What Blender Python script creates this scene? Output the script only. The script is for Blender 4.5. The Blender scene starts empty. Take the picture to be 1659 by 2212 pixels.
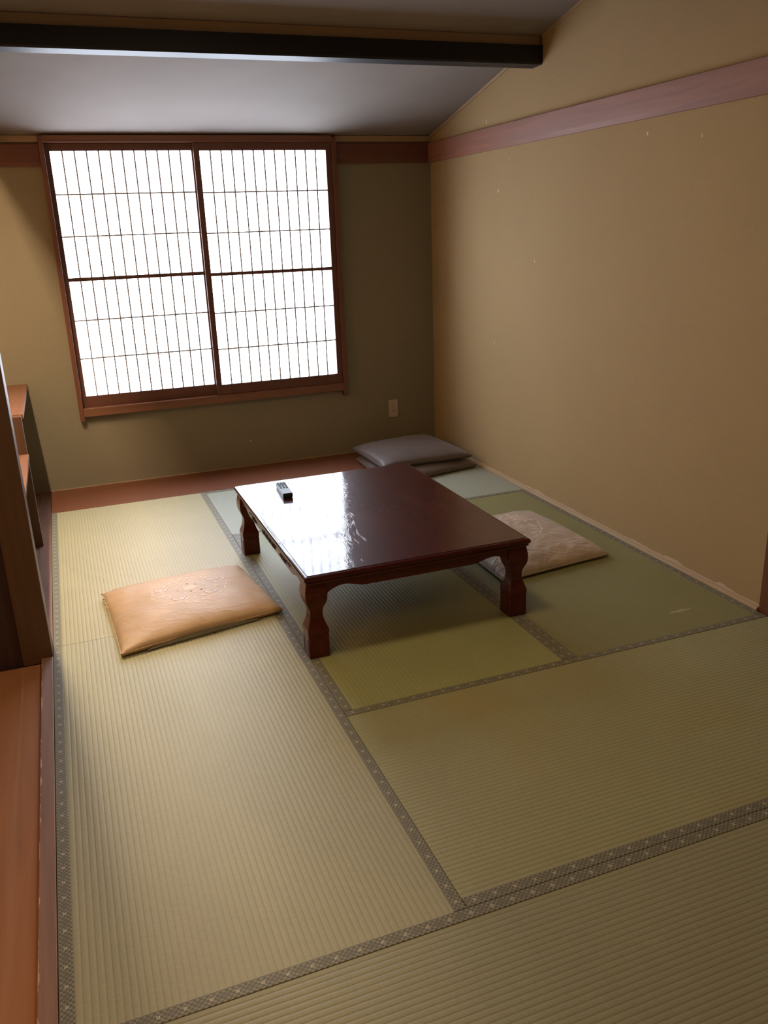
import bpy, bmesh, math, random
from mathutils import Vector, Matrix, noise

S = bpy.context.scene
C = S.collection
random.seed(7)

# ------------------------------------------------------------------ camera
cam = bpy.data.cameras.new('camera')
cam.sensor_fit = 'HORIZONTAL'
cam.sensor_width = 36.0
cam.lens = 1810.77 / 1659 * 36.0
cam.clip_start = 0.02
co = bpy.data.objects.new('camera', cam)
C.objects.link(co)
r = Vector((0.933375803, -0.357137212, -0.035533391))
u = Vector((0.145989953, 0.287358596, 0.946631909))
d = Vector((0.327866655, 0.888750837, -0.320352005))
m = Matrix.Identity(4)
for i in range(3):
    m[i][0] = r[i]; m[i][1] = u[i]; m[i][2] = -d[i]
m.translation = Vector((0.20566606, -1.37279345, 1.47543383))
co.matrix_world = m
S.camera = co

# ------------------------------------------------------------------ world, lights, exposure
S.view_settings.view_transform = 'Standard'
S.view_settings.look = 'None'
S.view_settings.gamma = 1.0
S.view_settings.use_curve_mapping = False
S.view_settings.exposure = 0.0
w = bpy.data.worlds.new('world')
w.use_nodes = True
w.node_tree.nodes['Background'].inputs[0].default_value = (0.55, 0.68, 0.9, 1)
w.node_tree.nodes['Background'].inputs[1].default_value = 1.0
S.world = w

PAPER = 10.2          # daylight coming through the shoji paper
TUBE = 800.0          # warm tube behind the lintel of the shelf alcove
TOKO = 14.0          # warm lamp in the ceiling of the front alcove
ROOM = 11.3           # warm pendant lamp above the near half of the table, out of frame

ROOM_LAMP_LOC = (0.95, 1.05, 2.42)
la = bpy.data.lights.new('ceiling_lamp_light', 'AREA')
la.shape = 'DISK'; la.size = 0.34; la.energy = ROOM; la.color = (1.0, 0.77, 0.46)
lo = bpy.data.objects.new('ceiling_lamp_light', la)
lo.location = (ROOM_LAMP_LOC[0], ROOM_LAMP_LOC[1], ROOM_LAMP_LOC[2] - 0.10)
C.objects.link(lo)
la2 = bpy.data.lights.new('alcove_lamp_light', 'AREA')
la2.shape = 'RECTANGLE'; la2.size = 0.3; la2.size_y = 0.9; la2.energy = TOKO; la2.color = (1.0, 0.66, 0.38)
lo2 = bpy.data.objects.new('alcove_lamp_light', la2)
lo2.location = (-0.45, -0.45, 2.085)
C.objects.link(lo2)


# ------------------------------------------------------------------ material helpers
def mat(name, col, rough=0.6, spec=0.5, coat=0.0, coat_rough=0.05, metal=0.0):
    mt = bpy.data.materials.new(name)
    mt.use_nodes = True
    b = mt.node_tree.nodes['Principled BSDF']
    b.inputs['Base Color'].default_value = (*col, 1)
    b.inputs['Roughness'].default_value = rough
    b.inputs['Specular IOR Level'].default_value = spec
    b.inputs['Coat Weight'].default_value = coat
    b.inputs['Coat Roughness'].default_value = coat_rough
    b.inputs['Metallic'].default_value = metal
    return mt


class NT:
    def __init__(self, mt):
        self.t = mt.node_tree; self.b = self.t.nodes['Principled BSDF']

    def n(self, typ, **kw):
        nd = self.t.nodes.new(typ)
        for k, v in kw.items():
            setattr(nd, k, v)
        return nd

    def l(self, a, b):
        self.t.links.new(a, b)

    def coords(self, scale=(1, 1, 1), loc=(0, 0, 0), rot=(0, 0, 0)):
        tc = self.n('ShaderNodeTexCoord'); mp = self.n('ShaderNodeMapping')
        mp.inputs['Scale'].default_value = scale
        mp.inputs['Location'].default_value = loc
        mp.inputs['Rotation'].default_value = rot
        self.l(tc.outputs['Object'], mp.inputs['Vector'])
        return mp.outputs['Vector']

    def noise(self, vec, scale, detail=3, rough=0.55, dist=0.0):
        nn = self.n('ShaderNodeTexNoise')
        nn.inputs['Scale'].default_value = scale
        nn.inputs['Detail'].default_value = detail
        nn.inputs['Roughness'].default_value = rough
        nn.inputs['Distortion'].default_value = dist
        self.l(vec, nn.inputs['Vector'])
        return nn.outputs['Fac']

    def ramp(self, fac, stops):
        rp = self.n('ShaderNodeValToRGB')
        e = rp.color_ramp.elements
        while len(e) < len(stops):
            e.new(0.5)
        for el, (p, c) in zip(e, stops):
            el.position = p
            el.color = (*c, 1) if len(c) == 3 else c
        self.l(fac, rp.inputs['Fac'])
        return rp.outputs['Color']

    def mathn(self, op, a, b=None, c=None):
        q = self.n('ShaderNodeMath', operation=op)
        for i, v in enumerate((a, b, c)):
            if v is None:
                continue
            if isinstance(v, (int, float)):
                q.inputs[i].default_value = v
            else:
                self.l(v, q.inputs[i])
        return q.outputs[0]

    def mix(self, fac, a, b, blend='MIX'):
        q = self.n('ShaderNodeMix', data_type='RGBA', blend_type=blend)
        for sock, v in ((q.inputs[0], fac), (q.inputs[6], a), (q.inputs[7], b)):
            if isinstance(v, (int, float)):
                sock.default_value = v
            elif isinstance(v, tuple):
                sock.default_value = (*v, 1)
            else:
                self.l(v, sock)
        return q.outputs[2]

    def color(self, c):
        self.l(c, self.b.inputs['Base Color'])

    def bump(self, h, strength=0.3, dist=0.002):
        bp = self.n('ShaderNodeBump')
        bp.inputs['Strength'].default_value = strength
        bp.inputs['Distance'].default_value = dist
        self.l(h, bp.inputs['Height'])
        self.l(bp.outputs['Normal'], self.b.inputs['Normal'])


def mul(c, k):
    return tuple(x * k for x in c)


def wood(name, col, rough=0.45, spec=0.5, axis='Y', vary=0.35, coat=0.0, coat_rough=0.1, bump=0.12):
    mt = mat(name, col, rough, spec, coat, coat_rough)
    t = NT(mt)
    sc = {'X': (1.2, 22, 22), 'Y': (22, 1.2, 22), 'Z': (22, 22, 1.2)}[axis]
    v = t.coords(sc)
    f = t.noise(v, 1.6, 5, 0.6, 0.6)
    t.color(t.ramp(f, [(0.25, mul(col, 1 - vary)), (0.55, col), (0.85, mul(col, 1 + vary))]))
    t.bump(f, bump, 0.002)
    return mt


WOODC = (0.135, 0.048, 0.022)
M = {}
M['wood_y'] = wood('stained_wood_y', WOODC, 0.42, 0.5, 'Y')
M['wood_x'] = wood('stained_wood_x', WOODC, 0.42, 0.5, 'X')
M['wood_z'] = wood('stained_wood_z', WOODC, 0.42, 0.5, 'Z')
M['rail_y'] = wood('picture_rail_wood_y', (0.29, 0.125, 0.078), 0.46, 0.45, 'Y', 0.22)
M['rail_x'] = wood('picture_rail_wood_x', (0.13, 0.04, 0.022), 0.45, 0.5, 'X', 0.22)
M['board_x'] = wood('floor_board_wood_x', (0.170, 0.060, 0.028), 0.42, 0.4, 'X', 0.22)
M['toko_y'] = wood('alcove_floor_wood_y', (0.38, 0.165, 0.072), 0.38, 0.5, 'Y', 0.16)
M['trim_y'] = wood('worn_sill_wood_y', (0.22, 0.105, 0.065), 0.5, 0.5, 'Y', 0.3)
M['sill_worn'] = wood('chipped_sill_wood_y', (0.27, 0.150, 0.105), 0.5, 0.4, 'Y', 0.3)
_t = NT(M['sill_worn'])
_sx = _t.n('ShaderNodeSeparateXYZ'); _t.l(_t.coords(), _sx.inputs[0])
_lim = _t.mathn('SUBTRACT', _t.mathn('MULTIPLY', _t.noise(_t.coords((1, 0.45, 1)), 30, 3, 0.6), 0.030), 0.0555)
_chip = _t.mathn('LESS_THAN', _sx.outputs['X'], _lim)
_t.color(_t.mix(_t.mathn('MULTIPLY', _chip, 0.8), _t.b.inputs['Base Color'].links[0].from_socket, (0.62, 0.46, 0.36)))
M['shelf_y'] = wood('shelf_wood_y', (0.20, 0.085, 0.042), 0.5, 0.5, 'Y', 0.25)
M['post'] = wood('post_wood_z', (0.115, 0.057, 0.030), 0.5, 0.4, 'Z', 0.2)
M['post_right'] = wood('right_post_wood_z', (0.16, 0.055, 0.018), 0.5, 0.4, 'Z', 0.25)
M['panel'] = wood('dark_panel_wood_z', (0.06, 0.028, 0.024), 0.55, 0.4, 'Z', 0.25)
M['beam'] = wood('blackened_beam_wood_x', (0.010, 0.008, 0.009), 0.48, 0.4, 'X', 0.3)
M['light_trim'] = wood('pale_moulding_wood', (0.36, 0.25, 0.155), 0.6, 0.3, 'X', 0.1)
M['light_trim_y'] = wood('pale_moulding_wood_y', (0.40, 0.28, 0.16), 0.6, 0.3, 'Y', 0.1)


def plaster(name, col, floor_wear=False):
    mt = mat(name, col, 0.85, 0.25)
    t = NT(mt)
    v = t.coords()
    n1 = t.noise(v, 1.3, 4, 0.6)
    n2 = t.noise(v, 260, 2, 0.5)
    n3 = t.noise(v, 38, 2, 0.5)
    base = t.ramp(n1, [(0.3, mul(col, 0.93)), (0.7, mul(col, 1.06))])
    base = t.mix(0.5, base, t.ramp(n2, [(0.3, mul(col, 0.82)), (0.7, mul(col, 1.16))]))
    # small pale chips in the plaster
    chips = t.ramp(t.noise(t.coords((1, 1, 0.7), (3.1, 0.7, 1.9)), 27, 1, 0.2), [(0.83, (0, 0, 0)), (0.845, (1, 1, 1))])
    base = t.mix(chips, base, (0.62, 0.52, 0.38))
    if floor_wear:
        sx = t.n('ShaderNodeSeparateXYZ'); t.l(t.coords(), sx.inputs[0])
        edge = t.mathn('ADD', t.mathn('MULTIPLY', t.mathn('MAXIMUM', t.mathn('SUBTRACT', t.noise(v, 9, 5, 0.75), 0.5), 0.0), 0.07), 0.020)
        wear = t.mathn('LESS_THAN', sx.outputs['Z'], edge)
        base = t.mix(t.mathn('MULTIPLY', wear, 0.8), base, (0.62, 0.48, 0.34))
    t.color(base)
    t.bump(t.mathn('ADD', n2, t.mathn('MULTIPLY', n3, 0.6)), 0.35, 0.0012)
    return mt


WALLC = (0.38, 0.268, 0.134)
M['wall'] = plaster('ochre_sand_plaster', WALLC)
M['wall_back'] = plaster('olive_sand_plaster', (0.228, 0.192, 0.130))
M['wall_worn'] = plaster('ochre_sand_plaster_worn', WALLC, True)


def ceiling_mat():
    col = (0.27, 0.235, 0.215)
    mt = mat('ceiling_board', col, 0.8, 0.2)
    t = NT(mt)
    v = t.coords()
    n1 = t.noise(v, 2.2, 4)
    n2 = t.noise(v, 180, 2)
    base = t.ramp(n1, [(0.3, mul(col, 0.92)), (0.7, mul(col, 1.05))])
    streak = t.ramp(t.noise(t.coords((1.2, 18, 1), (0.3, 2.2, 0)), 2.4, 2, 0.4), [(0.745, (0, 0, 0)), (0.77, (1, 1, 1))])
    base = t.mix(t.mathn('MULTIPLY', streak, 0.35), base, mul(col, 0.5))
    t.color(base)
    t.bump(n2, 0.3, 0.001)
    return mt


M['ceiling'] = ceiling_mat()

PITCH = 0.01555


def tatami_mat(name, col, stains=0.0, scuff=False):
    """woven rush: long object axis = Y, ridges built in the mesh, rush strands run across them"""
    mt = mat(name, col, 0.50, 0.42)
    t = NT(mt)
    tc = t.coords()
    sx = t.n('ShaderNodeSeparateXYZ'); t.l(tc, sx.inputs[0])
    # rush strands (period about 3 mm along Y, shifted from ridge to ridge)
    strand = t.noise(t.coords((60, 420, 1)), 1.0, 2, 0.5)
    strand2 = t.noise(t.coords((38, 120, 1)), 1.0, 2, 0.6)
    blot = t.noise(tc, 2.3, 4, 0.6)
    c1 = t.ramp(strand, [(0.25, mul(col, 0.86)), (0.75, mul(col, 1.12))])
    c2 = t.ramp(strand2, [(0.25, mul(col, 0.86)), (0.5, col), (0.8, (col[0] * 1.16, col[1] * 1.12, col[2] * 1.05))])
    base = t.mix(0.5, c1, c2)
    base = t.mix(0.35, base, t.ramp(blot, [(0.3, mul(col, 0.86)), (0.7, mul(col, 1.12))]))
    # darker stitched valley between ridges
    ph = t.mathn('FRACT', t.mathn('DIVIDE', sx.outputs['X'], PITCH))
    valley = t.mathn('LESS_THAN', t.mathn('ABSOLUTE', t.mathn('SUBTRACT', ph, 0.5)), 0.36)
    valley = t.mathn('SUBTRACT', 1.0, valley)
    base = t.mix(t.mathn('MULTIPLY', valley, 0.18), base, mul((col[0], col[1] * 0.97, col[2] * 0.85), 0.55))
    if stains:
        st = t.noise(t.coords((1, 0.8, 1), (5.2, 1.7, 0)), 3.1, 3, 0.55)
        st = t.ramp(st, [(0.52, (0, 0, 0)), (0.72, (1, 1, 1))])
        base = t.mix(t.mathn('MULTIPLY', st, stains), base, (0.33, 0.24, 0.06))
    if scuff:
        # short pale scuff in the weave
        dx = t.mathn('DIVIDE', t.mathn('SUBTRACT', sx.outputs['X'], 0.605), 0.062)
        dy = t.mathn('DIVIDE', t.mathn('SUBTRACT', t.mathn('ADD', sx.outputs['Y'], t.mathn('MULTIPLY', t.mathn('SUBTRACT', strand2, 0.5), 0.02)), 0.150), 0.008)
        q = t.mathn('ADD', t.mathn('MULTIPLY', dx, dx), t.mathn('MULTIPLY', dy, dy))
        mk = t.mathn('LESS_THAN', q, t.mathn('ADD', 0.25, strand))
        base = t.mix(t.mathn('MULTIPLY', mk, 0.6), base, (0.55, 0.50, 0.33))
    t.color(base)
    t.bump(t.mathn('ADD', strand, t.mathn('MULTIPLY', strand2, 0.6)), 0.28, 0.0012)
    return mt


M['tatami_a'] = tatami_mat('rush_weave_yellow', (0.385, 0.350, 0.210))
M['tatami_a2'] = tatami_mat('rush_weave_straw', (0.365, 0.345, 0.220))
M['tatami_b'] = tatami_mat('rush_weave_olive_yellow', (0.335, 0.335, 0.150), 0.15)
M['tatami_c'] = tatami_mat('rush_weave_olive', (0.252, 0.236, 0.108), 0.0, True)
M['tatami_d'] = tatami_mat('rush_weave_tan', (0.335, 0.32, 0.175), 0.3)
M['tatami_e'] = tatami_mat('rush_weave_brown_olive', (0.30, 0.285, 0.175))
M['tatami_f'] = tatami_mat('rush_weave_grey_green', (0.36, 0.385, 0.31))


def heri_mat():
    mt = mat('checked_border_cloth', (0.2, 0.19, 0.15), 0.55, 0.4)
    t = NT(mt)
    tc = t.coords()
    sx = t.n('ShaderNodeSeparateXYZ'); t.l(tc, sx.inputs[0])
    X, Y = sx.outputs['X'], sx.outputs['Y']
    # diagonal-ish small check, broken up by noise
    ch = t.n('ShaderNodeTexChecker'); ch.inputs['Scale'].default_value = 1.0
    dv = t.noise(tc, 150, 1, 0.4)
    cmb = t.n('ShaderNodeCombineXYZ')
    t.l(t.mathn('ADD', t.mathn('DIVIDE', X, 0.0060), t.mathn('MULTIPLY', dv, 0.5)), cmb.inputs[0])
    t.l(t.mathn('ADD', t.mathn('DIVIDE', Y, 0.0066), t.mathn('MULTIPLY', dv, 0.3)), cmb.inputs[1])
    cmb.inputs[2].default_value = 0.5
    t.l(cmb.outputs[0], ch.inputs['Vector'])
    ch.inputs['Color1'].default_value = (0.130, 0.118, 0.074, 1)
    ch.inputs['Color2'].default_value = (0.250, 0.236, 0.178, 1)
    base = ch.outputs['Color']
    # plain grey lozenges between the flowers
    py = t.mathn('ABSOLUTE', t.mathn('SUBTRACT', t.mathn('FRACT', t.mathn('ADD', t.mathn('DIVIDE', Y, 0.0533), 0.5)), 0.5))
    loz = t.mathn('LESS_THAN', t.mathn('ADD', t.mathn('MULTIPLY', py, 1.3), t.mathn('DIVIDE', t.mathn('ABSOLUTE', X), 0.022)), 0.42)
    base = t.mix(t.mathn('MULTIPLY', loz, 0.55), base, (0.145, 0.135, 0.10))
    # four-petalled pale flowers every 53 mm
    fy = t.mathn('MULTIPLY', t.mathn('ABSOLUTE', t.mathn('SUBTRACT', t.mathn('FRACT', t.mathn('DIVIDE', Y, 0.0533)), 0.5)), 0.0533)
    ax = t.mathn('SUBTRACT', t.mathn('ABSOLUTE', X), 0.0021)
    ay = t.mathn('SUBTRACT', fy, 0.0021)
    dd = t.mathn('SQRT', t.mathn('ADD', t.mathn('MULTIPLY', ax, ax), t.mathn('MULTIPLY', ay, ay)))
    fl = t.mathn('LESS_THAN', dd, 0.0018)
    base = t.mix(fl, base, (0.52, 0.47, 0.36))
    t.color(base)
    t.bump(t.noise(t.coords((1, 1, 1)), 700, 1), 0.2, 0.0006)
    return mt


M['heri'] = heri_mat()


def lacquer(name, col, grain=0.0, rough=0.10):
    mt = mat(name, col, 0.40, 0.05, 1.0 if grain else 0.7, rough)
    t = NT(mt)
    b = t.b
    b.inputs['Coat IOR'].default_value = 1.43
    v = t.coords((1.0, 0.45, 1.0))
    f = t.noise(t.coords((9, 1.4, 9)), 2.0, 4, 0.55, 0.8)
    t.color(t.ramp(f, [(0.25, mul(col, 0.75)), (0.6, col), (0.9, mul(col, 1.4))]))
    if grain:
        # cathedral grain standing out as fine ridges in the lacquer
        n1 = t.noise(v, 5.0, 4, 0.6, 0.4)
        w = t.mathn('SINE', t.mathn('MULTIPLY', n1, 380.0))
        patch = t.ramp(t.noise(t.coords((1, 1, 1), (1.3, 0.4, 0)), 3.0, 2), [(0.42, (0.12, 0.12, 0.12)), (0.58, (1, 1, 1))])
        h = t.mathn('MULTIPLY', w, patch)
        soft = t.noise(t.coords((1, 0.6, 1)), 7.0, 2, 0.4)
        bp = t.n('ShaderNodeBump')
        bp.inputs['Strength'].default_value = grain
        bp.inputs['Distance'].default_value = 0.0005
        t.l(t.mathn('ADD', t.mathn('MULTIPLY', h, 0.22), t.mathn('MULTIPLY', soft, 0.2)), bp.inputs['Height'])
        t.l(bp.outputs['Normal'], b.inputs['Coat Normal'])
        t.l(bp.outputs['Normal'], b.inputs['Normal'])
    return mt


M['lacquer_top'] = lacquer('lacquered_table_top', (0.056, 0.0088, 0.0066), 0.22, 0.07)
M['lacquer'] = lacquer('lacquered_table_wood', (0.100, 0.0190, 0.0095), 0.0, 0.22)
M['carve'] = lacquer('carved_table_wood', (0.030, 0.0090, 0.0060), 0.0, 0.25)


def paper_mat():
    mt = mat('lit_shoji_paper', (0.85, 0.87, 0.9), 0.9, 0.1)
    t = NT(mt)
    f = t.noise(t.coords((1, 1, 1)), 30, 4, 0.7)
    c = t.ramp(f, [(0.2, (0.76, 0.85, 1.0)), (0.8, (0.80, 0.88, 1.0))])
    t.l(c, t.b.inputs['Emission Color'])
    t.b.inputs['Emission Strength'].default_value = PAPER
    return mt


M['paper'] = paper_mat()
M['kumiko'] = wood('lattice_wood', (0.42, 0.40, 0.42), 0.5, 0.4, 'Z', 0.1)
M['sash_z'] = wood('sash_wood_z', (0.12, 0.042, 0.026), 0.42, 0.5, 'Z', 0.2)
M['frame_x'] = wood('window_frame_wood_x', (0.19, 0.075, 0.038), 0.42, 0.5, 'X', 0.2)
M['frame_z'] = wood('window_frame_wood_z', (0.15, 0.052, 0.028), 0.42, 0.5, 'Z', 0.2)
M['black'] = mat('black_plastic', (0.012, 0.013, 0.018), 0.35, 0.5)
M['silver'] = mat('grey_plastic', (0.10, 0.13, 0.16), 0.5, 0.35)
M['button'] = mat('dark_rubber', (0.03, 0.035, 0.05), 0.6, 0.4)
M['ivory'] = mat('ivory_plastic', (0.42, 0.355, 0.265), 0.4, 0.5)
M['slot'] = mat('dark_slot', (0.03, 0.02, 0.015), 0.7, 0.3)
M['brass'] = mat('pale_metal', (0.7, 0.65, 0.6), 0.3, 0.5, metal=0.8)


def tube_mat(name, strength, col):
    mt = mat(name, (0.9, 0.85, 0.75), 0.5)
    b = mt.node_tree.nodes['Principled BSDF']
    b.inputs['Emission Color'].default_value = (*col, 1)
    b.inputs['Emission Strength'].default_value = strength
    return mt


M['tube'] = tube_mat('lit_tube', TUBE, (1.0, 0.78, 0.52))
M['shade'] = tube_mat('lit_lamp_shade', 0.8, (1.0, 0.75, 0.48))


def cloth(name, col, rough=0.6, sheen=0.3, scale=600, spec=0.4, creases=0.0):
    mt = mat(name, col, rough, spec)
    t = NT(mt)
    t.b.inputs['Sheen Weight'].default_value = sheen
    t.b.inputs['Sheen Roughness'].default_value = 0.4
    n1 = t.noise(t.coords(), 5, 4, 0.6)
    n2 = t.noise(t.coords((1, 1, 1)), scale, 2, 0.5)
    base = t.ramp(n1, [(0.3, mul(col, 0.86)), (0.7, mul(col, 1.08))])
    t.color(base)
    h = t.mathn('ADD', n2, t.mathn('MULTIPLY', n1, 1.5))
    if creases:
        # sharp folded creases: ridged noise, stretched
        c1 = t.noise(t.coords((1.0, 2.0, 1.0), (0, 0, 0), (0, 0, 0.6)), 9, 2, 0.45, 0.6)
        c1 = t.mathn('POWER', t.mathn('SUBTRACT', 1.0, t.mathn('MULTIPLY', t.mathn('ABSOLUTE', t.mathn('SUBTRACT', c1, 0.5)), 5.0)), 3.0)
        h = t.mathn('ADD', h, t.mathn('MULTIPLY', t.mathn('MAXIMUM', c1, 0.0), creases))
    t.bump(h, 0.25, 0.001)
    return mt


M['cush_orange'] = cloth('apricot_satin', (0.47, 0.305, 0.170), 0.48, 0.15, creases=3.0)
M['cush_pink'] = cloth('pinkish_beige_satin', (0.47, 0.36, 0.27), 0.5, 0.2, creases=14.0)
M['cush_grey'] = cloth('mauve_brown_satin', (0.112, 0.080, 0.070), 0.45, 0.25)
M['cush_grey2'] = cloth('taupe_satin', (0.112, 0.078, 0.062), 0.45, 0.25)
M['emb_orange'] = cloth('embroidery_peach', (0.56, 0.385, 0.235), 0.45, 0.2)
M['emb_lilac'] = cloth('embroidery_lilac', (0.55, 0.38, 0.36), 0.4, 0.2)
M['emb_dark'] = cloth('embroidery_brown', (0.16, 0.085, 0.035), 0.5, 0.1)
M['emb_pink'] = cloth('embroidery_pale', (0.62, 0.47, 0.38), 0.45, 0.2)
M['band_grey'] = cloth('silvery_brown_side_cloth', (0.20, 0.165, 0.125), 0.3, 0.2, 300, 0.7)


# ------------------------------------------------------------------ mesh helpers
def link(name, bm, material, parent=None, smooth=False):
    me = bpy.data.meshes.new(name)
    bmesh.ops.recalc_face_normals(bm, faces=bm.faces)
    bm.to_mesh(me); bm.free()
    for mm in (material if isinstance(material, (list, tuple)) else [material]):
        me.materials.append(mm)
    if smooth:
        for p in me.polygons:
            p.use_smooth = True
        me.set_sharp_from_angle(angle=math.radians(55))
    o = bpy.data.objects.new(name, me)
    C.objects.link(o)
    if parent:
        o.parent = parent
    return o


def add_box(bm, a, b, bev=0.0):
    vs = [bm.verts.new((x, y, z)) for z in (a[2], b[2]) for y in (a[1], b[1]) for x in (a[0], b[0])]
    fs = [(0, 2, 3, 1), (4, 5, 7, 6), (0, 1, 5, 4), (2, 6, 7, 3), (0, 4, 6, 2), (1, 3, 7, 5)]
    faces = [bm.faces.new([vs[i] for i in f]) for f in fs]
    if bev:
        es = list({e for f in faces for e in f.edges})
        bmesh.ops.bevel(bm, geom=es, offset=bev, segments=2, profile=0.6, affect='EDGES')
    return faces


def box(name, a, b, material, parent=None, bev=0.0):
    bm = bmesh.new()
    add_box(bm, a, b, bev)
    return link(name, bm, material, parent)


def prism(bm, pts, axis, a, b):
    """extrude a 2-D outline along an axis; pts are in the other two axes (in order)"""
    def mk(p, t):
        if axis == 'X':
            return (t, p[0], p[1])
        if axis == 'Y':
            return (p[0], t, p[1])
        return (p[0], p[1], t)
    v0 = [bm.verts.new(mk(p, a)) for p in pts]
    v1 = [bm.verts.new(mk(p, b)) for p in pts]
    bm.faces.new(v0); bm.faces.new(list(reversed(v1)))
    n = len(pts)
    for i in range(n):
        bm.faces.new((v0[i], v0[(i + 1) % n], v1[(i + 1) % n], v1[i]))


def empty(name, loc=(0, 0, 0), rz=0.0):
    o = bpy.data.objects.new(name, None)
    o.empty_display_size = 0.1
    C.objects.link(o)
    o.location = loc
    o.rotation_euler = (0, 0, rz)
    return o


def tag(o, label=None, cat=None, group=None, kind=None):
    if label: o['label'] = label
    if cat: o['category'] = cat
    if group: o['group'] = group
    if kind: o['kind'] = kind
    return o


def struct(o, label=None, cat=None):
    return tag(o, label, cat, kind='structure')


# ------------------------------------------------------------------ room shell
XR = 2.612           # right wall face
YB = 4.030           # back wall face
YF = -2.60           # wall behind the viewer
XL = -0.90           # far left wall of the alcoves


def zc(y):           # underside of the sloping ceiling
    return 2.030 + 0.2275 * (YB - y)


bm = bmesh.new()
add_box(bm, (XL, YF, -0.16), (XR, YB, -0.056))
struct(link('floor', bm, M['board_x']), 'timber sub-floor under the tatami mats', 'floor')

bm = bmesh.new()
prism(bm, [(YB + 0.12, zc(YB + 0.12)), (YF - 0.1, zc(YF - 0.1)), (YF - 0.1, zc(YF - 0.1) + 0.08), (YB + 0.12, zc(YB + 0.12) + 0.08)], 'X', XL - 0.1, XR + 0.1)
struct(link('ceiling', bm, M['ceiling']), 'pale beige ceiling sloping up from the window wall', 'ceiling')

# back wall with the window hole
WX0, WX1, WZ0, WZ1 = 0.262, 1.929, 0.497, 1.992
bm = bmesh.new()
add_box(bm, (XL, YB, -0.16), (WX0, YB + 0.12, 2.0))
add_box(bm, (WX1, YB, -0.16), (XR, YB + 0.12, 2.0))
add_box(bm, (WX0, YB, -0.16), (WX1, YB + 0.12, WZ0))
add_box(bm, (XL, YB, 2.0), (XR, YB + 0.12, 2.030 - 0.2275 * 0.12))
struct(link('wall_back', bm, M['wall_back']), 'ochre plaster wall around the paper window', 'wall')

bm = bmesh.new()
prism(bm, [(YB + 0.12, -0.16), (YF - 0.1, -0.16), (YF - 0.1, zc(YF - 0.1)), (YB + 0.12, zc(YB + 0.12))], 'X', XR, XR + 0.1)
struct(link('wall_right', bm, M['wall_worn']), 'long ochre plaster wall, worn pale along its foot', 'wall')
bm = bmesh.new()
prism(bm, [(YB, -0.16), (YF, -0.16), (YF, zc(YF)), (YB, zc(YB))], 'X', XL - 0.1, XL)
struct(link('wall_left', bm, M['wall']), 'ochre plaster wall at the back of the alcoves', 'wall')
bm = bmesh.new()
add_box(bm, (XL, YF - 0.1, -0.16), (XR, YF, zc(YF)))
struct(link('wall_front', bm, M['wall']), 'ochre plaster wall facing the window', 'wall')

# hanging wall above the alcove openings and the solid wall in front of them
bm = bmesh.new()
prism(bm, [(YB, 1.983), (-0.98, 1.983), (-0.98, zc(-0.98)), (YB, zc(YB))], 'X', -0.060, 0.0)
struct(link('wall_hanging', bm, M['wall']), 'ochre hanging wall above the left alcoves', 'wall')
bm = bmesh.new()
prism(bm, [(-0.98, 0.0), (YF, 0.0), (YF, zc(YF)), (-0.98, zc(-0.98))], 'X', XL, 0.0)
struct(link('wall_side', bm, M['wall']), 'ochre wall block beside the front alcove', 'wall')

# picture rails (nageshi) with a chamfered lower edge
RT, RB = 1.987, 1.869


def rail_profile(face, sgn, wall):
    """outline in (horizontal, z)"""
    return [(wall, RB), (wall + sgn * 0.010, RB), (face, RB + 0.022), (face, RT - 0.003), (face - sgn * 0.003, RT), (wall, RT)]


bm = bmesh.new()
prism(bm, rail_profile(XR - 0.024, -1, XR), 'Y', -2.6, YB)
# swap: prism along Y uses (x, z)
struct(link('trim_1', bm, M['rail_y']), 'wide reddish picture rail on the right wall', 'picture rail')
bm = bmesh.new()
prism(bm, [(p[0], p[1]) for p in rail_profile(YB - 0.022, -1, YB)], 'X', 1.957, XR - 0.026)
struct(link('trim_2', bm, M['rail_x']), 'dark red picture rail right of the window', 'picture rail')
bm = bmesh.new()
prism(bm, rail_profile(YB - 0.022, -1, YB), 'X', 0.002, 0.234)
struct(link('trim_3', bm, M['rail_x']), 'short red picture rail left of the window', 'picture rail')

# thin pale mouldings at the ceiling
bm = bmesh.new()
add_box(bm, (1.957, YB - 0.012, 1.995), (XR - 0.002, YB, 2.029))
struct(link('trim_4', bm, M['light_trim']), 'pale moulding under the ceiling right of the window', 'moulding')
bm = bmesh.new()
add_box(bm, (0.002, YB - 0.012, 1.995), (0.234, YB, 2.029))
struct(link('trim_5', bm, M['light_trim']), 'pale moulding under the ceiling left of the window', 'moulding')
bm = bmesh.new()
for (y0, y1) in ((YB - 0.014, 2.760), (2.650, -2.6)):
    prism(bm, [(y0, zc(y0) - 0.016), (y0, zc(y0) - 0.0005), (y1, zc(y1) - 0.0005), (y1, zc(y1) - 0.016)], 'X', XR - 0.009, XR)
struct(link('trim_6', bm, M['light_trim_y']), 'thin pale moulding climbing along the sloping ceiling edge', 'moulding')

# low strip at the foot of the right wall
bm = bmesh.new()
prism(bm, [(2.5965, -0.05), (2.5965, 0.003), (2.600, 0.009), (2.606, 0.0135), (XR, 0.015), (XR, -0.05)], 'Y', 0.925, YB)
struct(link('baseboard_right', bm, M['light_trim_y']), 'worn pale strip along the foot of the right wall', 'baseboard')
bm = bmesh.new()
add_box(bm, (0.0, YB - 0.008, 0.001), (XR, YB, 0.006))
struct(link('baseboard_back', bm, M['light_trim']), 'thin pale bead where the back wall meets the board', 'baseboard')

# right-hand post
o = box('wooden_post', (2.606, 0.800, -0.05), (XR + 0.0, 0.922, 1.867), M['post_right'], bev=0.002)
tag(o, 'reddish brown post let into the right wall at the frame edge', 'post')
# front room part of the right wall below the rail keeps the same plaster

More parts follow.
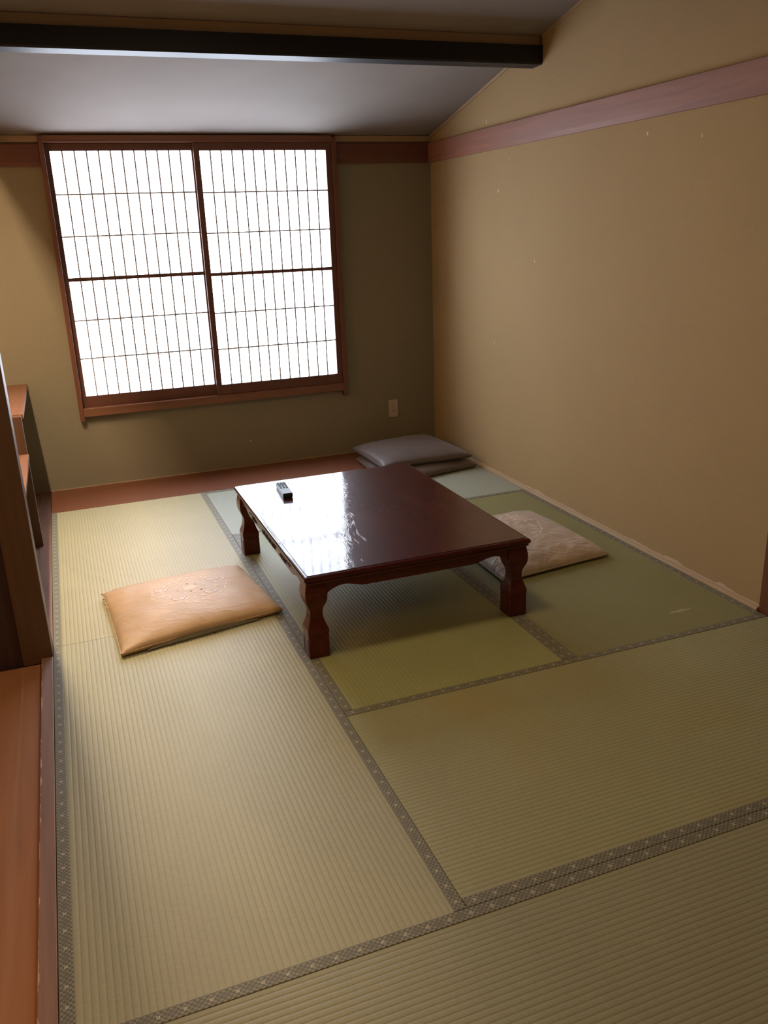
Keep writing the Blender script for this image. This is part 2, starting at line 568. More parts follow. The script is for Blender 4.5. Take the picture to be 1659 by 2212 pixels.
# ------------------------------------------------------------------ ceiling beam
t = empty('ceiling_beam', (0, 2.70, 2.21))
tag(t, 'blackened squared timber beam crossing under the ceiling', 'beam')
bm = bmesh.new()
prism(bm, [(2.654 - 2.70, 0.012), (2.660 - 2.70, 0.003), (2.752 - 2.70, 0.0), (2.757 - 2.70, 0.005), (2.757 - 2.70, 0.088), (2.654 - 2.70, 0.086)], 'X', 0.0, XR)
link('beam_timber', bm, M['beam'], t)
bm = bmesh.new()
prism(bm, [(2.668 - 2.70, 0.086), (2.742 - 2.70, 0.088), (2.742 - 2.70, zc(2.742) - 2.212), (2.668 - 2.70, zc(2.668) - 2.212)], 'X', 0.0, XR - 0.010)
tag(link('packing_strip', bm, M['light_trim'], t), 'pale strip between beam and ceiling')

# ------------------------------------------------------------------ window
win = empty('window_1', (0, YB, 0))
struct(win, 'two-panel sliding paper window glowing with daylight', 'window')


def wbox(name, a, b, material, parent=win, bev=0.0015):
    # coordinates given in world y, converted to the window's local y
    bm = bmesh.new()
    add_box(bm, (a[0], a[1] - YB, a[2]), (b[0], b[1] - YB, b[2]), bev)
    return link(name, bm, material, parent)


F0 = 3.985
wbox('jamb', (0.236, F0, 0.424), (0.262, YB + 0.115, 2.026), M['frame_z'])
wbox('jamb', (1.929, F0, 0.412), (1.956, YB + 0.115, 2.020), M['frame_z'])
wbox('window_head', (0.2625, F0 + 0.002, 1.992), (1.9285, YB + 0.115, 2.002), M['frame_x'])
wbox('window_head_board', (0.2625, F0 + 0.002, 2.0025), (1.9285, YB - 0.001, 2.028), M['frame_x'])
wbox('window_sill', (0.2625, F0 + 0.001, 0.450), (1.9285, YB + 0.115, 0.499), M['frame_x'])


def sash(x0, x1, y0, y1, z0, z1, px0, px1, pz0, pz1, mz0, mz1, first):
    """one sliding paper panel: stiles and rails as one mesh, then bars and paper as sub-parts"""
    bm = bmesh.new()
    Y0, Y1 = y0 - YB, y1 - YB
    add_box(bm, (x0, Y0, z0), (px0, Y1, z1), 0.001)
    add_box(bm, (px1, Y0, z0), (x1, Y1, z1), 0.001)
    add_box(bm, (px0, Y0 + 0.001, z0), (px1, Y1, pz0), 0.001)
    add_box(bm, (px0, Y0 + 0.001, pz1), (px1, Y1, z1), 0.001)
    add_box(bm, (px0, Y0 + 0.002, mz0), (px1, Y1, mz1), 0.001)
    s = link('sliding_sash', bm, M['sash_z'], win)
    bw = 0.0040
    n = 12
    vb = bmesh.new(); add_box(vb, (-bw, Y0 + 0.006, 0), (bw, Y1 - 0.004, mz0 - pz0))
    low = link('lattice_bar', vb, M['kumiko'], s)
    vb = bmesh.new(); add_box(vb, (-bw, Y0 + 0.006, 0), (bw, Y1 - 0.004, pz1 - mz1))
    upp = link('lattice_bar', vb, M['kumiko'], s)
    hb = bmesh.new(); add_box(hb, (0, Y0 + 0.0072, -bw), (px1 - px0, Y1 - 0.0042, bw))
    hor = link('lattice_bar', hb, M['kumiko'], s)
    lows = [low]; upps = [upp]; hors = [hor]
    for k in range(1, n - 1):
        for src, lst in ((low, lows), (upp, upps)):
            c = src.copy(); C.objects.link(c); c.parent = s; lst.append(c)
    for k in range(3):
        c = hor.copy(); C.objects.link(c); c.parent = s; hors.append(c)
    for k in range(n - 1):
        x = px0 + (px1 - px0) * (k + 1) / n
        lows[k].location = (x, 0, pz0); upps[k].location = (x, 0, mz1)
    zs = [pz0 + (mz0 - pz0) / 3, pz0 + (mz0 - pz0) * 2 / 3, mz1 + (pz1 - mz1) / 3, mz1 + (pz1 - mz1) * 2 / 3]
    for h, z in zip(hors, zs):
        h.location = (px0, 0, z)
    bm = bmesh.new()
    add_box(bm, (px0 + 0.0005, Y1 - 0.0038, pz0 + 0.0005), (px1 - 0.0005, Y1 - 0.0028, pz1 - 0.0005))
    link('shoji_paper', bm, M['paper'], s)
    return s


sash(0.2635, 1.102, 4.026, 4.050, 0.4995, 1.9915, 0.290, 1.074, 0.568, 1.950, 1.243, 1.264, True)
sash(1.082, 1.9275, 3.998, 4.022, 0.4995, 1.9915, 1.116, 1.892, 0.564, 1.946, 1.233, 1.253, False)
# dark boards outside closing the frame behind the paper
wbox('outer_board', (0.2625, YB + 0.060, 0.500), (1.9285, YB + 0.075, 1.9915), M['panel'], bev=0)

# ------------------------------------------------------------------ floor boards and sills
o = box('floor_board', (0.001, 3.562, -0.05), (2.595, YB - 0.0005, 0.0005), M['board_x'], bev=0.0015)
tag(o, 'red-brown floor board running below the window wall', 'floor board')
o = box('alcove_sill', (-0.041, -0.97, -0.05), (-0.001, 1.707, 0.001), M['sill_worn'], bev=0.002)
tag(o, 'worn chipped sill beside the near left mat', 'sill')
o = box('alcove_sill', (-0.060, 1.812, -0.05), (-0.001, YB - 0.001, 0.001), M['trim_y'], bev=0.002)
tag(o, 'dark purplish sill behind the left post', 'sill')
o = box('alcove_floor', (XL + 0.001, -0.97, -0.055), (-0.042, 1.707, -0.021), M['toko_y'], bev=0.001)
tag(o, 'bright orange-brown alcove floor at the lower left', 'floor board')
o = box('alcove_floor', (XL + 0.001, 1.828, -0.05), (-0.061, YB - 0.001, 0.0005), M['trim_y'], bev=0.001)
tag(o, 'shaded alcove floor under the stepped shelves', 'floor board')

# left post and partition
o = box('alcove_post', (-0.106, 1.708, -0.02), (-0.0005, 1.811, 1.982), M['post'], bev=0.003)
tag(o, 'square dark brown alcove post at the left edge', 'post')
o = box('partition_panel', (XL + 0.001, 1.728, -0.05), (-0.107, 1.770, 3.0 - 0.45), M['panel'], bev=0.001)
struct(o, 'dark wooden partition behind the left post', 'wall panel')

# stepped (staggered) shelves
t = empty('stepped_shelf', (-0.034, 3.03, 0.0))
tag(t, 'stepped red-brown alcove shelves against the far left wall', 'shelf')


def sbox(name, a, b, material=M['shelf_y']):
    bm = bmesh.new()
    add_box(bm, (a[0] + 0.034, a[1] - 3.03, a[2]), (b[0] + 0.034, b[1] - 3.03, b[2]), 0.0015)
    return link(name, bm, material, t)


sbox('upper_shelf', (XL + 0.002, 3.050, 0.652), (-0.030, YB - 0.001, 0.676))
sbox('support_panel', (XL + 0.002, 3.002, 0.001), (-0.038, 3.049, 0.672), M['post'])
sbox('lower_shelf', (XL + 0.002, 1.830, 0.462), (-0.032, 3.001, 0.486))

# warm tube behind the hanging wall
t = empty('tube_lamp', (-0.099, 2.55, 2.085))
tag(t, 'warm tube lamp hidden behind the hanging wall of the left alcove', 'lamp')
bm = bmesh.new()
bmesh.ops.create_cone(bm, cap_ends=True, segments=16, radius1=0.012, radius2=0.012, depth=0.86, matrix=Matrix.Rotation(math.pi / 2, 4, 'X'))
link('tube', bm, M['tube'], t, True)
bm = bmesh.new()
add_box(bm, (-0.018, -0.47, 0.016), (0.018, 0.47, 0.045), 0.003)
add_box(bm, (-0.014, -0.465, -0.014), (0.014, -0.436, 0.016), 0.002)
add_box(bm, (-0.014, 0.436, -0.014), (0.014, 0.465, 0.016), 0.002)
link('tube_holder', bm, M['ivory'], t)

# pendant lamp housing
t = empty('ceiling_lamp', ROOM_LAMP_LOC)
tag(t, 'round pendant lamp over the room', 'lamp')
bm = bmesh.new()
bmesh.ops.create_cone(bm, cap_ends=True, segments=32, radius1=0.19, radius2=0.14, depth=0.12, matrix=Matrix.Translation((0, 0, 0.0)))
link('lamp_shade', bm, M['shade'], t)
bm = bmesh.new()
bmesh.ops.create_cone(bm, cap_ends=True, segments=12, radius1=0.012, radius2=0.012, depth=zc(1.05) - 2.49, matrix=Matrix.Translation((0, 0, 0.06 + (zc(1.05) - 2.49) / 2)))
link('lamp_rod', bm, M['black'], t)

t = empty('alcove_lamp', (-0.45, -0.45, 2.10))
tag(t, 'flat lamp housing high in the near left alcove', 'lamp')
bm = bmesh.new()
add_box(bm, (-0.19, -0.49, 0.0), (0.19, 0.49, 0.05), 0.004)
link('housing', bm, M['ivory'], t)
bm = bmesh.new()
add_box(bm, (-0.01, -0.01, 0.05), (0.01, 0.01, zc(-0.43) - 2.104))
link('lamp_rod', bm, M['black'], t)

# ------------------------------------------------------------------ tatami mats
HW = 0.0305


def tatami(name, origin, L, Wd, along_x, material, label, k0=0.0):
    """local frame: Y along the mat's length, X across; turned for mats lying along world X"""
    if along_x:
        e = empty(name, (origin[0], origin[1] + Wd, 0), -math.pi / 2)
    else:
        e = empty(name, (origin[0], origin[1], 0), 0)
    tag(e, label, 'tatami mat', 'tatami mats laid over the room floor')
    e['label'] = label
    g = 0.0008
    # ridged cover
    bm = bmesh.new()
    prof = []
    x = HW - 0.002
    x1 = Wd - HW + 0.002
    shape = [(0.0, -0.0009), (0.09, -0.0004), (0.2, -0.00015), (0.5, 0.0), (0.8, -0.00015), (0.91, -0.0004)]
    k = int(x / PITCH)
    while k * PITCH < x1:
        for f, h in shape:
            px = (k + f) * PITCH
            if x <= px <= x1:
                prof.append((px, h))
        k += 1
    pts = [(g, -0.05), (g, -0.002), (HW - 0.002, -0.002)] + prof + [(x1, -0.002), (Wd - g, -0.002), (Wd - g, -0.05)]
    prism(bm, pts, 'Y', g, L - g)
    cov = link('rush_cover', bm, material, e)
    me = cov.data
    for p in me.polygons:
        if abs(p.normal.z) > 0.4 and p.normal.z > 0:
            p.use_smooth = True
    me.set_sharp_from_angle(angle=math.radians(60))
    # cloth borders on the long edges
    for side in (0, 1):
        bm = bmesh.new()
        hw = HW / 2
        top = 0.0013
        pr = [(-hw, -0.0019), (hw, -0.0019), (hw, top - 0.0006), (hw - 0.0012, top), (-hw + 0.0012, top), (-hw, top - 0.0006)]
        prism(bm, pr, 'Y', g, L - g)
        b = link('cloth_border', bm, M['heri'], e)
        b.location = (g + hw if side == 0 else Wd - g - hw, 0, 0)
    return e


X1, X2, X3 = 0.878, 1.728, 2.595
Y1, Y2, Y3, Y4 = 0.898, 1.785, 2.708, 3.561
tatami('tatami_mat', (0, Y2), Y4 - Y2, X1, False, M['tatami_a'], 'yellow lengthwise mat at the far left under the apricot cushion')
tatami('tatami_mat', (0, 0), Y2, X1, False, M['tatami_a2'], 'large straw-coloured lengthwise mat at the near left')
tatami('tatami_mat', (X1, Y3), X3 - X1, Y4 - Y3, True, M['tatami_f'], 'grey-green crosswise mat at the far end beneath the stacked cushions')
tatami('tatami_mat', (X1, Y1), Y3 - Y1, X2 - X1, False, M['tatami_b'], 'olive-yellow lengthwise mat lying under the low table')
tatami('tatami_mat', (X2, Y1), Y3 - Y1, X3 - X2, False, M['tatami_c'], 'dark olive lengthwise mat along the right wall under the beige cushion')
tatami('tatami_mat', (X1, 0), X3 - X1, Y1, True, M['tatami_d'], 'stained tan crosswise mat in front of the table')
tatami('tatami_mat', (0.0, -0.875), 1.748, 0.875, True, M['tatami_e'], 'brown-olive crosswise mat nearest the viewer')
tatami('tatami_mat', (1.748, -0.875), 0.847, 0.875, True, M['tatami_e'], 'half mat at the near right beyond the nearest mat')

# ------------------------------------------------------------------ low table
TX0, TX1, TY0, TY1, TH = 0.868, 1.772, 1.250, 2.497, 0.330
tcx, tcy = (TX0 + TX1) / 2, (TY0 + TY1) / 2
t = empty('low_table', (tcx, tcy, 0.0016))
tag(t, 'low lacquered dark red table with carved apron in the middle of the room', 'table')
hx, hy = (TX1 - TX0) / 2, (TY1 - TY0) / 2


def sweep_rect(bm, prof, hx, hy, cap_top=True, cap_bottom=True):
    """prof: list of (inset, z) from top to bottom; makes a rectangular moulded slab"""
    loops = []
    for ins, z in prof:
        a, b = hx - ins, hy - ins
        rr = 0.006
        pts = []
        for sx, sy, s0 in ((1, 1, 0), (-1, 1, 1), (-1, -1, 2), (1, -1, 3)):
            for k in range(4):
                an = math.pi / 2 * (s0 + k / 3.0)
                pts.append((sx * (a - rr) + rr * math.cos(an), sy * (b - rr) + rr * math.sin(an), z))
        loops.append([bm.verts.new(p) for p in pts])
    for l0, l1 in zip(loops, loops[1:]):
        n = len(l0)
        for i in range(n):
            bm.faces.new((l0[i], l0[(i + 1) % n], l1[(i + 1) % n], l1[i]))
    if cap_top: bm.faces.new(loops[0])
    if cap_bottom: bm.faces.new(list(reversed(loops[-1])))


bm = bmesh.new()
sweep_rect(bm, [(0.017, TH), (0.0165, TH - 0.0002), (0.0160, TH - 0.0022), (0.0145, TH - 0.0022), (0.0120, TH - 0.0016), (0.008, TH - 0.0022), (0.004, TH - 0.0045), (0.001, TH - 0.009),
                (0.000, TH - 0.013), (0.001, TH - 0.017), (0.004, TH - 0.021), (0.009, TH - 0.0235)], hx, hy)
top = link('table_top', bm, M['lacquer_top'], t)
bm = bmesh.new()
sweep_rect(bm, [(0.009, TH - 0.0237), (0.007, TH - 0.025), (0.006, TH - 0.028), (0.008, TH - 0.032), (0.014, TH - 0.035)], hx, hy)
link('moulding', bm, M['lacquer'], t)

LEG = [(0.0, .0375), (.002, .0385), (.084, .0385), (.0855, .0365), (.0885, .0365), (.090, .039), (.106, .0395), (.112, .0385), (.122, .0345), (.135, .0300), (.150, .0258), (.165, .0240), (.178, .0242), (.190, .0268), (.202, .0320),
       (.214, .0370), (.228, .0402), (.243, .0412), (.258, .0405), (.272, .0385), (.284, .036), (.2948, .034)]


def leg_mesh():
    bm = bmesh.new()
    loops = []
    for z, h in LEG:
        c = 0.0025
        pts = [(h - c, -h), (h, -h + c), (h, h - c), (h - c, h), (-h + c, h), (-h, h - c), (-h, -h + c), (-h + c, -h)]
        loops.append([bm.verts.new((x, y, z)) for x, y in pts])
    for a, b in zip(loops, loops[1:]):
        for i in range(8):
            bm.faces.new((a[i], a[(i + 1) % 8], b[(i + 1) % 8], b[i]))
    bm.faces.new(list(reversed(loops[0]))); bm.faces.new(loops[-1])
    # sunk panel look on the foot block: raised fillet frames on each face
    for ang in range(4):
        mt = Matrix.Rotation(ang * math.pi / 2, 4, 'Z')
        for a, b in (((-0.028, -0.0397, 0.010), (-0.025, -0.0383, 0.076)), ((0.025, -0.0397, 0.010), (0.028, -0.0383, 0.076)),
                     ((-0.025, -0.0397, 0.073), (0.025, -0.0383, 0.076)), ((-0.025, -0.0397, 0.010), (0.025, -0.0383, 0.013))):
            vs0 = len(bm.verts)
            bm.verts.ensure_lookup_table()
            add_box(bm, a, b)
            bm.verts.ensure_lookup_table()
            for v in bm.verts[vs0:]:
                v.co = mt @ v.co
    return bm


leg0 = link('leg', leg_mesh(), M['lacquer'], t)
LX, LY = 0.4085, 0.5655
spots = [(-LX, -LY), (LX, -LY), (-LX, LY), (LX, LY)]
legs = [leg0]
for _ in range(3):
    c = leg0.copy(); C.objects.link(c); c.parent = t; legs.append(c)
for o, (x, y) in zip(legs, spots):
    o.location = (tcx * 0 + x + 0.003, y + 0.006, 0.0)


def apron(L, thick):
    """board along local X, cusped lower edge"""
    top_z = 0.2948
    ln = []
    N = 48
    for i in range(N + 1):
        s = -L / 2 + L * i / N
        e = L / 2 - abs(s)
        if e < 0.02:
            z = 0.232 + 0.020 * (e / 0.02)
        elif e < 0.075:
            z = 0.252 + 0.015 * math.sin((e - 0.02) / 0.055 * math.pi / 2)
        elif e < 0.16:
            k = (e - 0.075) / 0.085
            z = 0.267 - 0.017 * (3 * k * k - 2 * k ** 3)
        else:
            z = 0.250
        ln.append((s, z))
    bm = bmesh.new()
    for (y0, y1, dz, tz) in ((0.0, thick, 0.0, top_z), (-0.004, 0.0, 0.010, 0.2948)):
        pts = ln if dz == 0 else None
        if dz == 0:
            prism_pts = [(s, z) for s, z in ln] + [(L / 2, tz), (-L / 2, tz)]
            prism(bm, prism_pts, 'Y', y0, y1)
        else:
            add_box(bm, (-L / 2, y0, 0.284), (L / 2, y1, 0.2945), 0.0012)
    return bm


apx = 2 * LX - 0.066
apy = 2 * LY - 0.066
for (x, y, L, rz) in ((0.003, -LY - 0.022, apx, 0), (0.003, LY + 0.034, apx, math.pi), (-LX - 0.025, 0.006, apy, -math.pi / 2), (LX + 0.031, 0.006, apy, math.pi / 2)):
    o = link('apron', apron(L, 0.016), M['lacquer'], t)
    o.location = (x, y, 0); o.rotation_euler = (0, 0, rz)


def torus_pts(bm, c, R, rr, a0=0.0, a1=2 * math.pi, n=14, stretch=1.0):
    """ring lying in the local XZ plane, standing proud to -Y"""
    rings = []
    closed = abs(a1 - a0 - 2 * math.pi) < 1e-4
    cnt = n if closed else n + 1
    for i in range(cnt):
        a = a0 + (a1 - a0) * i / n
        cx, cz = c[0] + R * stretch * math.cos(a), c[1] + R * math.sin(a)
        ring = []
        for j in range(5):
            b = 2 * math.pi * j / 5
            ring.append(bm.verts.new((cx + rr * math.cos(b) * math.cos(a), rr * math.sin(b), cz + rr * math.cos(b) * math.sin(a))))
        rings.append(ring)
    for i in range(n if closed else n):
        a, b = rings[i], rings[(i + 1) % cnt]
        for j in range(5):
            bm.faces.new((a[j], a[(j + 1) % 5], b[(j + 1) % 5], b[j]))


def carving(kind):
    bm = bmesh.new()
    # dark sunk ground board
    w = {0: 0.085, 1: 0.13, 2: 0.075}[kind]
    if kind == 1:
        for cx in (-0.085, -0.03, 0.03, 0.085):
            torus_pts(bm, (cx, 0.0), 0.012, 0.0022, stretch=1.5)
            torus_pts(bm, (cx + 0.006, 0.001), 0.005, 0.002, stretch=1.4)
            torus_pts(bm, (cx - 0.014, 0.005), 0.006, 0.0016, 0.5, 3.6, 8, 1.5)
            torus_pts(bm, (cx + 0.020, -0.004), 0.008, 0.0018, -1.0, 2.3, 8, 1.3)
    else:
        sg = -1 if kind == 0 else 1
        torus_pts(bm, (0.0, 0.0), 0.013, 0.0022, stretch=1.6)
        torus_pts(bm, (0.0, 0.0), 0.0055, 0.002, stretch=1.6)
        for k in range(3):
            torus_pts(bm, (sg * (0.035 + 0.022 * k), 0.002 - 0.002 * k), 0.010 - 0.002 * k, 0.0018, 0.2 * k, 3.4, 9, 1.5)
            torus_pts(bm, (-sg * (0.030 + 0.016 * k), -0.001), 0.009 - 0.002 * k, 0.0018, 2.8, 6.0, 9, 1.5)
    return bm


for kind, yy in ((0, 0.285), (1, 0.0), (2, -0.265)):
    o = link('carved_ornament', carving(kind), M['carve'], t, True)
    o.location = (-LX - 0.0262, yy, 0.269)
    o.rotation_euler = (0, 0, -math.pi / 2)
    o['kind'] = 'stuff'

# ------------------------------------------------------------------ remote control on the table
rl = 0.205
t = empty('remote_control', (1.063, 2.278, TH + 0.0018), 0.0)
tag(t, 'grey and black remote control lying on the lacquered table', 'remote control')
t.rotation_euler = (0, 0, math.atan2(0.015, 0.2) * -1)
bm = bmesh.new()
# body outline seen from the side: (y, z), with the ends lifted
side = [(-rl / 2 + .012, 0.0), (-rl / 2, 0.006), (-rl / 2 + 0.001, 0.021), (-rl / 2 + 0.004, 0.0235), (0.0, 0.0215), (rl / 2 - 0.01, 0.0205), (rl / 2, 0.0175), (rl / 2, 0.008), (rl / 2 - 0.02, 0.0)]
prism(bm, side, 'X', -0.0225, 0.0225)
es = [e for e in bm.edges if all(abs(abs(v.co.x) - 0.0225) < 1e-6 for v in e.verts) and abs(e.verts[0].co.x - e.verts[1].co.x) < 1e-6]
bmesh.ops.bevel(bm, geom=es, offset=0.004, segments=3, profile=0.6, affect='EDGES')
link('casing', bm, M['black'], t)
bm = bmesh.new()
prism(bm, [(-rl / 2 + 0.003, 0.0236), (0.0, 0.0216), (rl / 2 - 0.01, 0.0206), (rl / 2 - 0.01, 0.0218), (0.0, 0.0228), (-rl / 2 + 0.003, 0.0248)], 'X', -0.0205, 0.0205)
link('face_plate', bm, M['silver'], t)
btn = bmesh.new()
add_box(btn, (-0.0042, -0.0035, 0.0), (0.0042, 0.0035, 0.0022), 0.0006)
b0 = link('button', btn, M['button'], t)
buts = []
rows = [(0.085, 3), (0.072, 4), (0.060, 4), (0.048, 4), (0.036, 3), (0.022, 3), (0.009, 3), (-0.004, 3)]
locs = []
for y, n in rows:
    for i in range(n):
        x = (i - (n - 1) / 2) * (0.0105 if n == 4 else 0.0135)
        locs.append((x, y, 0.0218 if y > 0 else 0.0228))
for i, lc in enumerate(locs):
    o = b0 if i == 0 else b0.copy()
    if i: C.objects.link(o); o.parent = t
    o.location = lc

# ------------------------------------------------------------------ cushions


def cushion(name, corners, thick, material, label, group=None, z0=0.0, seam=0.35, wr=0.004, wscale=7.0, seed=0, pinch=0.02, tilt=0.0, N=44, foldx=0.0):
    """corners NL, NR, FR, FL in world xy.  Height field over a bilinear patch, flattened underside"""
    cx = sum(c[0] for c in corners) / 4; cy = sum(c[1] for c in corners) / 4
    e = empty(name, (cx, cy, z0))
    tag(e, label, 'cushion', group)

    def base(uu, vv):
        # edges bow inwards a little so that the corners stand out
        p = 1 - pinch * (1 - abs(uu) ** 2.5) if False else 1
        uu2 = uu * (1 - pinch * (1 - vv * vv) )
        vv2 = vv * (1 - pinch * (1 - uu * uu) )
        a, b = (uu2 + 1) / 2, (vv2 + 1) / 2
        x = (1 - a) * (1 - b) * corners[0][0] + a * (1 - b) * corners[1][0] + a * b * corners[2][0] + (1 - a) * b * corners[3][0]
        y = (1 - a) * (1 - b) * corners[0][1] + a * (1 - b) * corners[1][1] + a * b * corners[2][1] + (1 - a) * b * corners[3][1]
        return x - cx, y - cy

    def puff(uu, vv):
        a = max(0.0, 1 - abs(uu) ** 2.6); b = max(0.0, 1 - abs(vv) ** 2.6)
        return (a * b) ** 0.42

    def ztop(uu, vv):
        h = puff(uu, vv)
        x, y = base(uu, vv)
        n = noise.noise(Vector((x * wscale + seed, y * wscale * 0.6, seed * 1.7)))
        n2 = noise.noise(Vector((x * wscale * 2.6 + seed, y * wscale * 1.3 + 3, seed)))
        # radiating gathers near the edges
        rad = math.sin((vv * 17 + n * 5)) * max(0, abs(uu) - 0.55) * 1.2 + math.sin((uu * 17 + n2 * 4)) * max(0, abs(vv) - 0.55) * 1.0
        ridge = (1 - abs(n)) ** 4 * foldx
        return thick * (seam + (1 - seam) * h) + (wr * (n + 0.6 * n2) + wr * 0.7 * rad + ridge * wr) * h ** 0.5

    bm = bmesh.new()
    grid = []
    for j in range(N + 1):
        row = []
        for i in range(N + 1):
            uu = math.sin((i / N - 0.5) * math.pi) * 0.55 + (i / N * 2 - 1) * 0.45
            vv = math.sin((j / N - 0.5) * math.pi) * 0.55 + (j / N * 2 - 1) * 0.45
            x, y = base(uu, vv)
            row.append(bm.verts.new((x, y, ztop(uu, vv))))
        grid.append(row)
    for j in range(N):
        for i in range(N):
            bm.faces.new((grid[j][i], grid[j][i + 1], grid[j + 1][i + 1], grid[j + 1][i]))
    # side and underside
    border = [grid[0][i] for i in range(N)] + [grid[j][N] for j in range(N)] + [grid[N][i] for i in range(N, 0, -1)] + [grid[j][0] for j in range(N, 0, -1)]
    zs = thick * seam
    rings = [border]
    for f, z in ((1.0, zs * 0.86), (0.985, zs * 0.35), (0.95, 0.004), (0.90, 0.0008)):
        rings.append([bm.verts.new((v.co.x * f, v.co.y * f, z)) for v in border])
    n = len(border)
    for a, b in zip(rings, rings[1:]):
        for i in range(n):
            bm.faces.new((a[i], b[i], b[(i + 1) % n], a[(i + 1) % n]))
    bm.faces.new(list(reversed(rings[-1])))
    link('cushion_cover', bm, material, e, True)
    # stitched seam cord round the edge
    bm = bmesh.new()
    rr = 0.0022
    cr = []
    pts = [v.copy() for v in [Vector(base(*p)).to_3d() for p in
           [(-1 + 2 * k / 24, -1) for k in range(24)] + [(1, -1 + 2 * k / 24) for k in range(24)] + [(1 - 2 * k / 24, 1) for k in range(24)] + [(-1, 1 - 2 * k / 24) for k in range(24)]]]
    m_ = len(pts)
    for i, p in enumerate(pts):
        tn = (pts[(i + 1) % m_] - pts[i - 1]).normalized()
        sd = Vector((tn.y, -tn.x, 0))
        ring = []
        for j in range(6):
            b = 2 * math.pi * j / 6
            q = p + sd * (0.0008 + rr * math.cos(b)) + Vector((0, 0, zs * 0.95 + rr * math.sin(b)))
            ring.append(bm.verts.new(q))
        cr.append(ring)
    for i in range(m_):
        for j in range(6):
            bm.faces.new((cr[i][j], cr[i][(j + 1) % 6], cr[(i + 1) % m_][(j + 1) % 6], cr[(i + 1) % m_][j]))
    link('seam_cord', bm, material, e, True)
    return e, base, ztop


def embroidery(e, base, ztop, petals, material, lift=0.0008):
    """petals: (u, v, length, width, angle, bulge) thin raised stitched leaves following the cover"""
    bm = bmesh.new()
    for (pu, pv, ln, wd, an) in petals:
        n = 8
        ring = []; inner = []
        for k in range(n):
            a = 2 * math.pi * k / n
            du = ln * math.cos(a); dv = wd * math.sin(a)
            uu = pu + du * math.cos(an) - dv * math.sin(an); vv = pv + du * math.sin(an) + dv * math.cos(an)
            x, y = base(uu, vv)
            ring.append(bm.verts.new((x, y, ztop(uu, vv) - 0.0004)))
            ui = pu + (uu - pu) * 0.72; vi = pv + (vv - pv) * 0.72
            x, y = base(ui, vi)
            inner.append(bm.verts.new((x, y, ztop(ui, vi) + lift)))
        for k in range(n):
            bm.faces.new((ring[k], ring[(k + 1) % n], inner[(k + 1) % n], inner[k]))
        bm.faces.new(inner)
    return tag(link('embroidery', bm, material, e), kind='stuff')


def roundel(seed, R=0.50, cu=0.0, cv=0.0):
    rnd = random.Random(seed)
    A, B, Cc = [], [], []
    for k in range(30):
        a = 2 * math.pi * k / 30 + rnd.uniform(-.06, .06)
        q = R * rnd.uniform(0.93, 1.03)
        A.append((cu + q * math.cos(a), cv + q * math.sin(a), 0.050, 0.026, a + 1.57 + rnd.uniform(-.7, .7)))
    for k in range(20):
        a = 2 * math.pi * k / 20 + rnd.uniform(-.1, .1)
        q = R * rnd.uniform(0.66, 0.80)
        A.append((cu + q * math.cos(a), cv + q * math.sin(a), 0.058, 0.028, a + rnd.uniform(-1.2, 1.2)))
    for k in range(5):
        a = 2 * math.pi * k / 5 + 0.35
        q = R * 0.72
        for s in (-1, 1):
            B.append((cu + q * math.cos(a) + s * 0.060, cv + q * math.sin(a), 0.075, 0.022, s * 1.05))
    A.append((cu, cv, 0.11, 0.10, 0.3))
    for k in range(9):
        a = 2 * math.pi * k / 9
        A.append((cu + R * .36 * math.cos(a), cv + R * .36 * math.sin(a), 0.045, 0.024, a + 0.9))
    for k in range(5):
        a = 2 * math.pi * k / 5 + rnd.uniform(0, 1)
        q = R * rnd.uniform(0.2, 0.5)
        Cc.append((cu + q * math.cos(a), cv + q * math.sin(a), 0.016, 0.011, a))
    return A, B, Cc


# left apricot cushion
e, bs, zt = cushion('floor_cushion', [(0.238, 1.578), (0.884, 1.700), (0.815, 2.245), (0.205, 2.185)], 0.076, M['cush_orange'],
                    'apricot floor cushion with a stitched floral roundel, left of the table', 'floor cushions around the room', seam=0.27, wr=0.0045, seed=2.3, pinch=0.015)
A, B, D = roundel(3, 0.52, 0.06, 0.10)
embroidery(e, bs, zt, A, M['emb_orange'])
tag(embroidery(e, bs, zt, B, M['emb_lilac'], 0.0014), 'lilac stitched leaves')
tag(embroidery(e, bs, zt, D, M['emb_dark'], 0.0014), 'dark brown stitched flower centres')
# silvery lining showing as a long strip on the near side
bm = bmesh.new()
prev = None
for k in range(25):
    f = k / 24
    uu = -0.72 + 1.42 * f
    x, y = bs(uu, -1.0)
    hgt = 0.023 * math.sin(math.pi * min(1, f * 1.02 + 0.0)) ** 0.5 if 0 < f < 1 else 0.0
    nx = 0.0045 + 0.006 * math.sin(math.pi * f)
    n_ = noise.noise(Vector((k * 0.9, 2.2, 0))) * 0.006
    a = bm.verts.new((x + 0.001, y - nx * 0.6, 0.003))
    b = bm.verts.new((x + 0.001, y - nx - n_, 0.003 + hgt * 0.5))
    c = bm.verts.new((x, y - nx * 0.5, 0.0035 + hgt))
    dd = bm.verts.new((x, y + 0.012, 0.002 + hgt * 0.6))
    if prev:
        for q in range(3):
            bm.faces.new((prev[q], (a, b, c, dd)[q], (a, b, c, dd)[q + 1], prev[q + 1]))
    prev = (a, b, c, dd)
tag(link('side_band', bm, M['band_grey'], e, True), 'silvery brown lining along the near side')
# gathered tufts on the left edge
for k, vv in enumerate((0.98, 0.80, 0.60, 0.44)):
    bm = bmesh.new()
    x, y = bs(-1.0, vv)
    bmesh.ops.create_uvsphere(bm, u_segments=10, v_segments=6, radius=0.009, matrix=Matrix.Translation((x + 0.003, y, 0.0215)) @ Matrix.Diagonal((1.1, 1.0, 0.55, 1)))
    link('gathered_tuft', bm, M['cush_orange'], e, True)

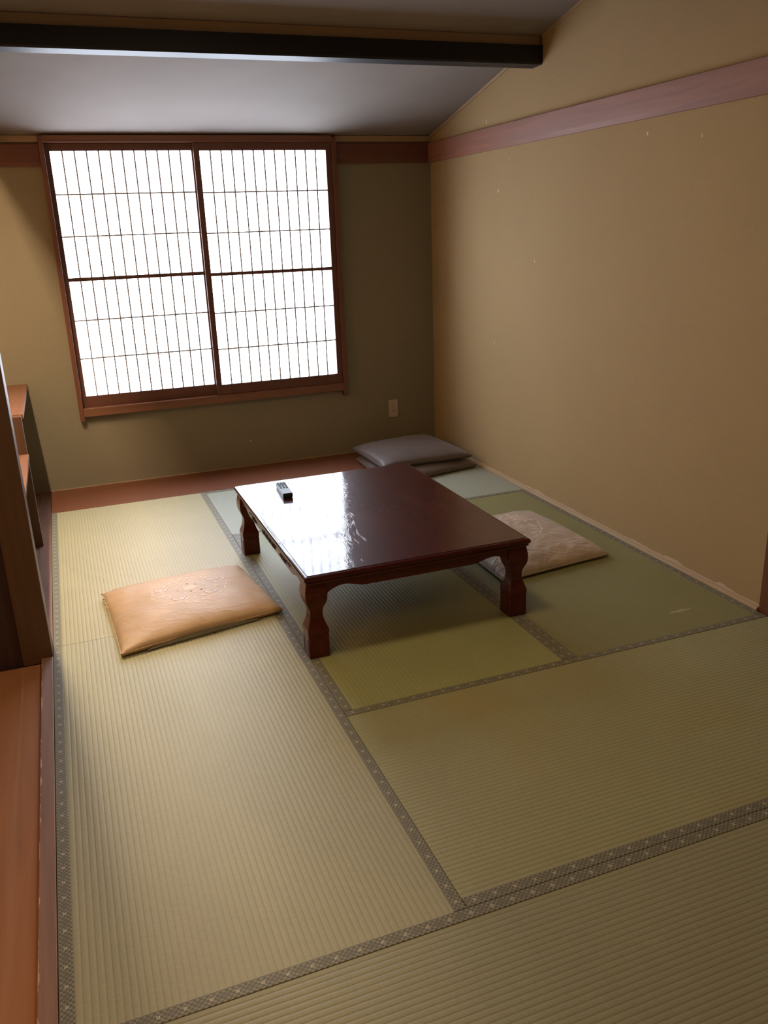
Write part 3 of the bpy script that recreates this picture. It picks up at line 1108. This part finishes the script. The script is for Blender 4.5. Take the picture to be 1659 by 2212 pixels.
# right beige cushion, half under the table
e, bs, zt = cushion('floor_cushion', [(1.830, 1.572), (2.415, 1.640), (2.392, 2.330), (1.835, 2.270)], 0.078, M['cush_pink'],
                    'wrinkled pinkish beige floor cushion between the table and the right wall', 'floor cushions around the room', seam=0.22, wr=0.0060, wscale=15.0, seed=9.1, pinch=0.010, foldx=1.0, N=64)
A, B, D = roundel(8, 0.50, 0.0, 0.15)
embroidery(e, bs, zt, A, M['emb_pink'])
tag(embroidery(e, bs, zt, B, M['cush_pink'], 0.0014), 'raised stitched leaves')

# stack in the far right corner
e, bs, zt = cushion('floor_cushion', [(1.895, 3.135), (2.562, 3.275), (2.548, 3.885), (1.925, 3.800)], 0.070, M['cush_grey2'],
                    'taupe floor cushion at the bottom of the stack in the far corner', 'floor cushions around the room', z0=0.001, seam=0.28, wr=0.002, seed=4.4, pinch=0.012)
e, bs, zt = cushion('floor_cushion', [(1.932, 3.285), (2.536, 3.290), (2.500, 3.920), (1.915, 3.830)], 0.078, M['cush_grey'],
                    'mauve-brown floor cushion on top of the stack in the far corner', 'floor cushions around the room', z0=0.062, seam=0.30, wr=0.0025, seed=6.4, pinch=0.012)
A, B, D = roundel(5, 0.40, -0.05, 0.30)
embroidery(e, bs, zt, A[::3] + B, M['cush_grey2'])

# ------------------------------------------------------------------ wall outlet
t = empty('wall_outlet', (2.296, YB, 0.281))
tag(t, 'ivory double wall outlet low on the window wall', 'outlet')
bm = bmesh.new()
add_box(bm, (-0.0345, -0.008, -0.0615), (0.0345, 0.0, 0.0615), 0.0025)
link('cover_plate', bm, M['ivory'], t)
bm = bmesh.new()
add_box(bm, (-0.012, -0.0098, -0.034), (0.012, -0.0078, 0.034), 0.001)
link('socket_insert', bm, M['ivory'], t)
sb = bmesh.new()
add_box(sb, (-0.0013, -0.0102, -0.0042), (0.0013, -0.0090, 0.0042))
s0 = link('socket_slot', sb, M['slot'], t)
for i, (x, z) in enumerate(((-0.0065, 0.017), (0.0065, 0.017), (-0.0065, -0.017), (0.0065, -0.017))):
    o = s0 if i == 0 else s0.copy()
    if i: C.objects.link(o); o.parent = t
    o.location = (x, 0, z)
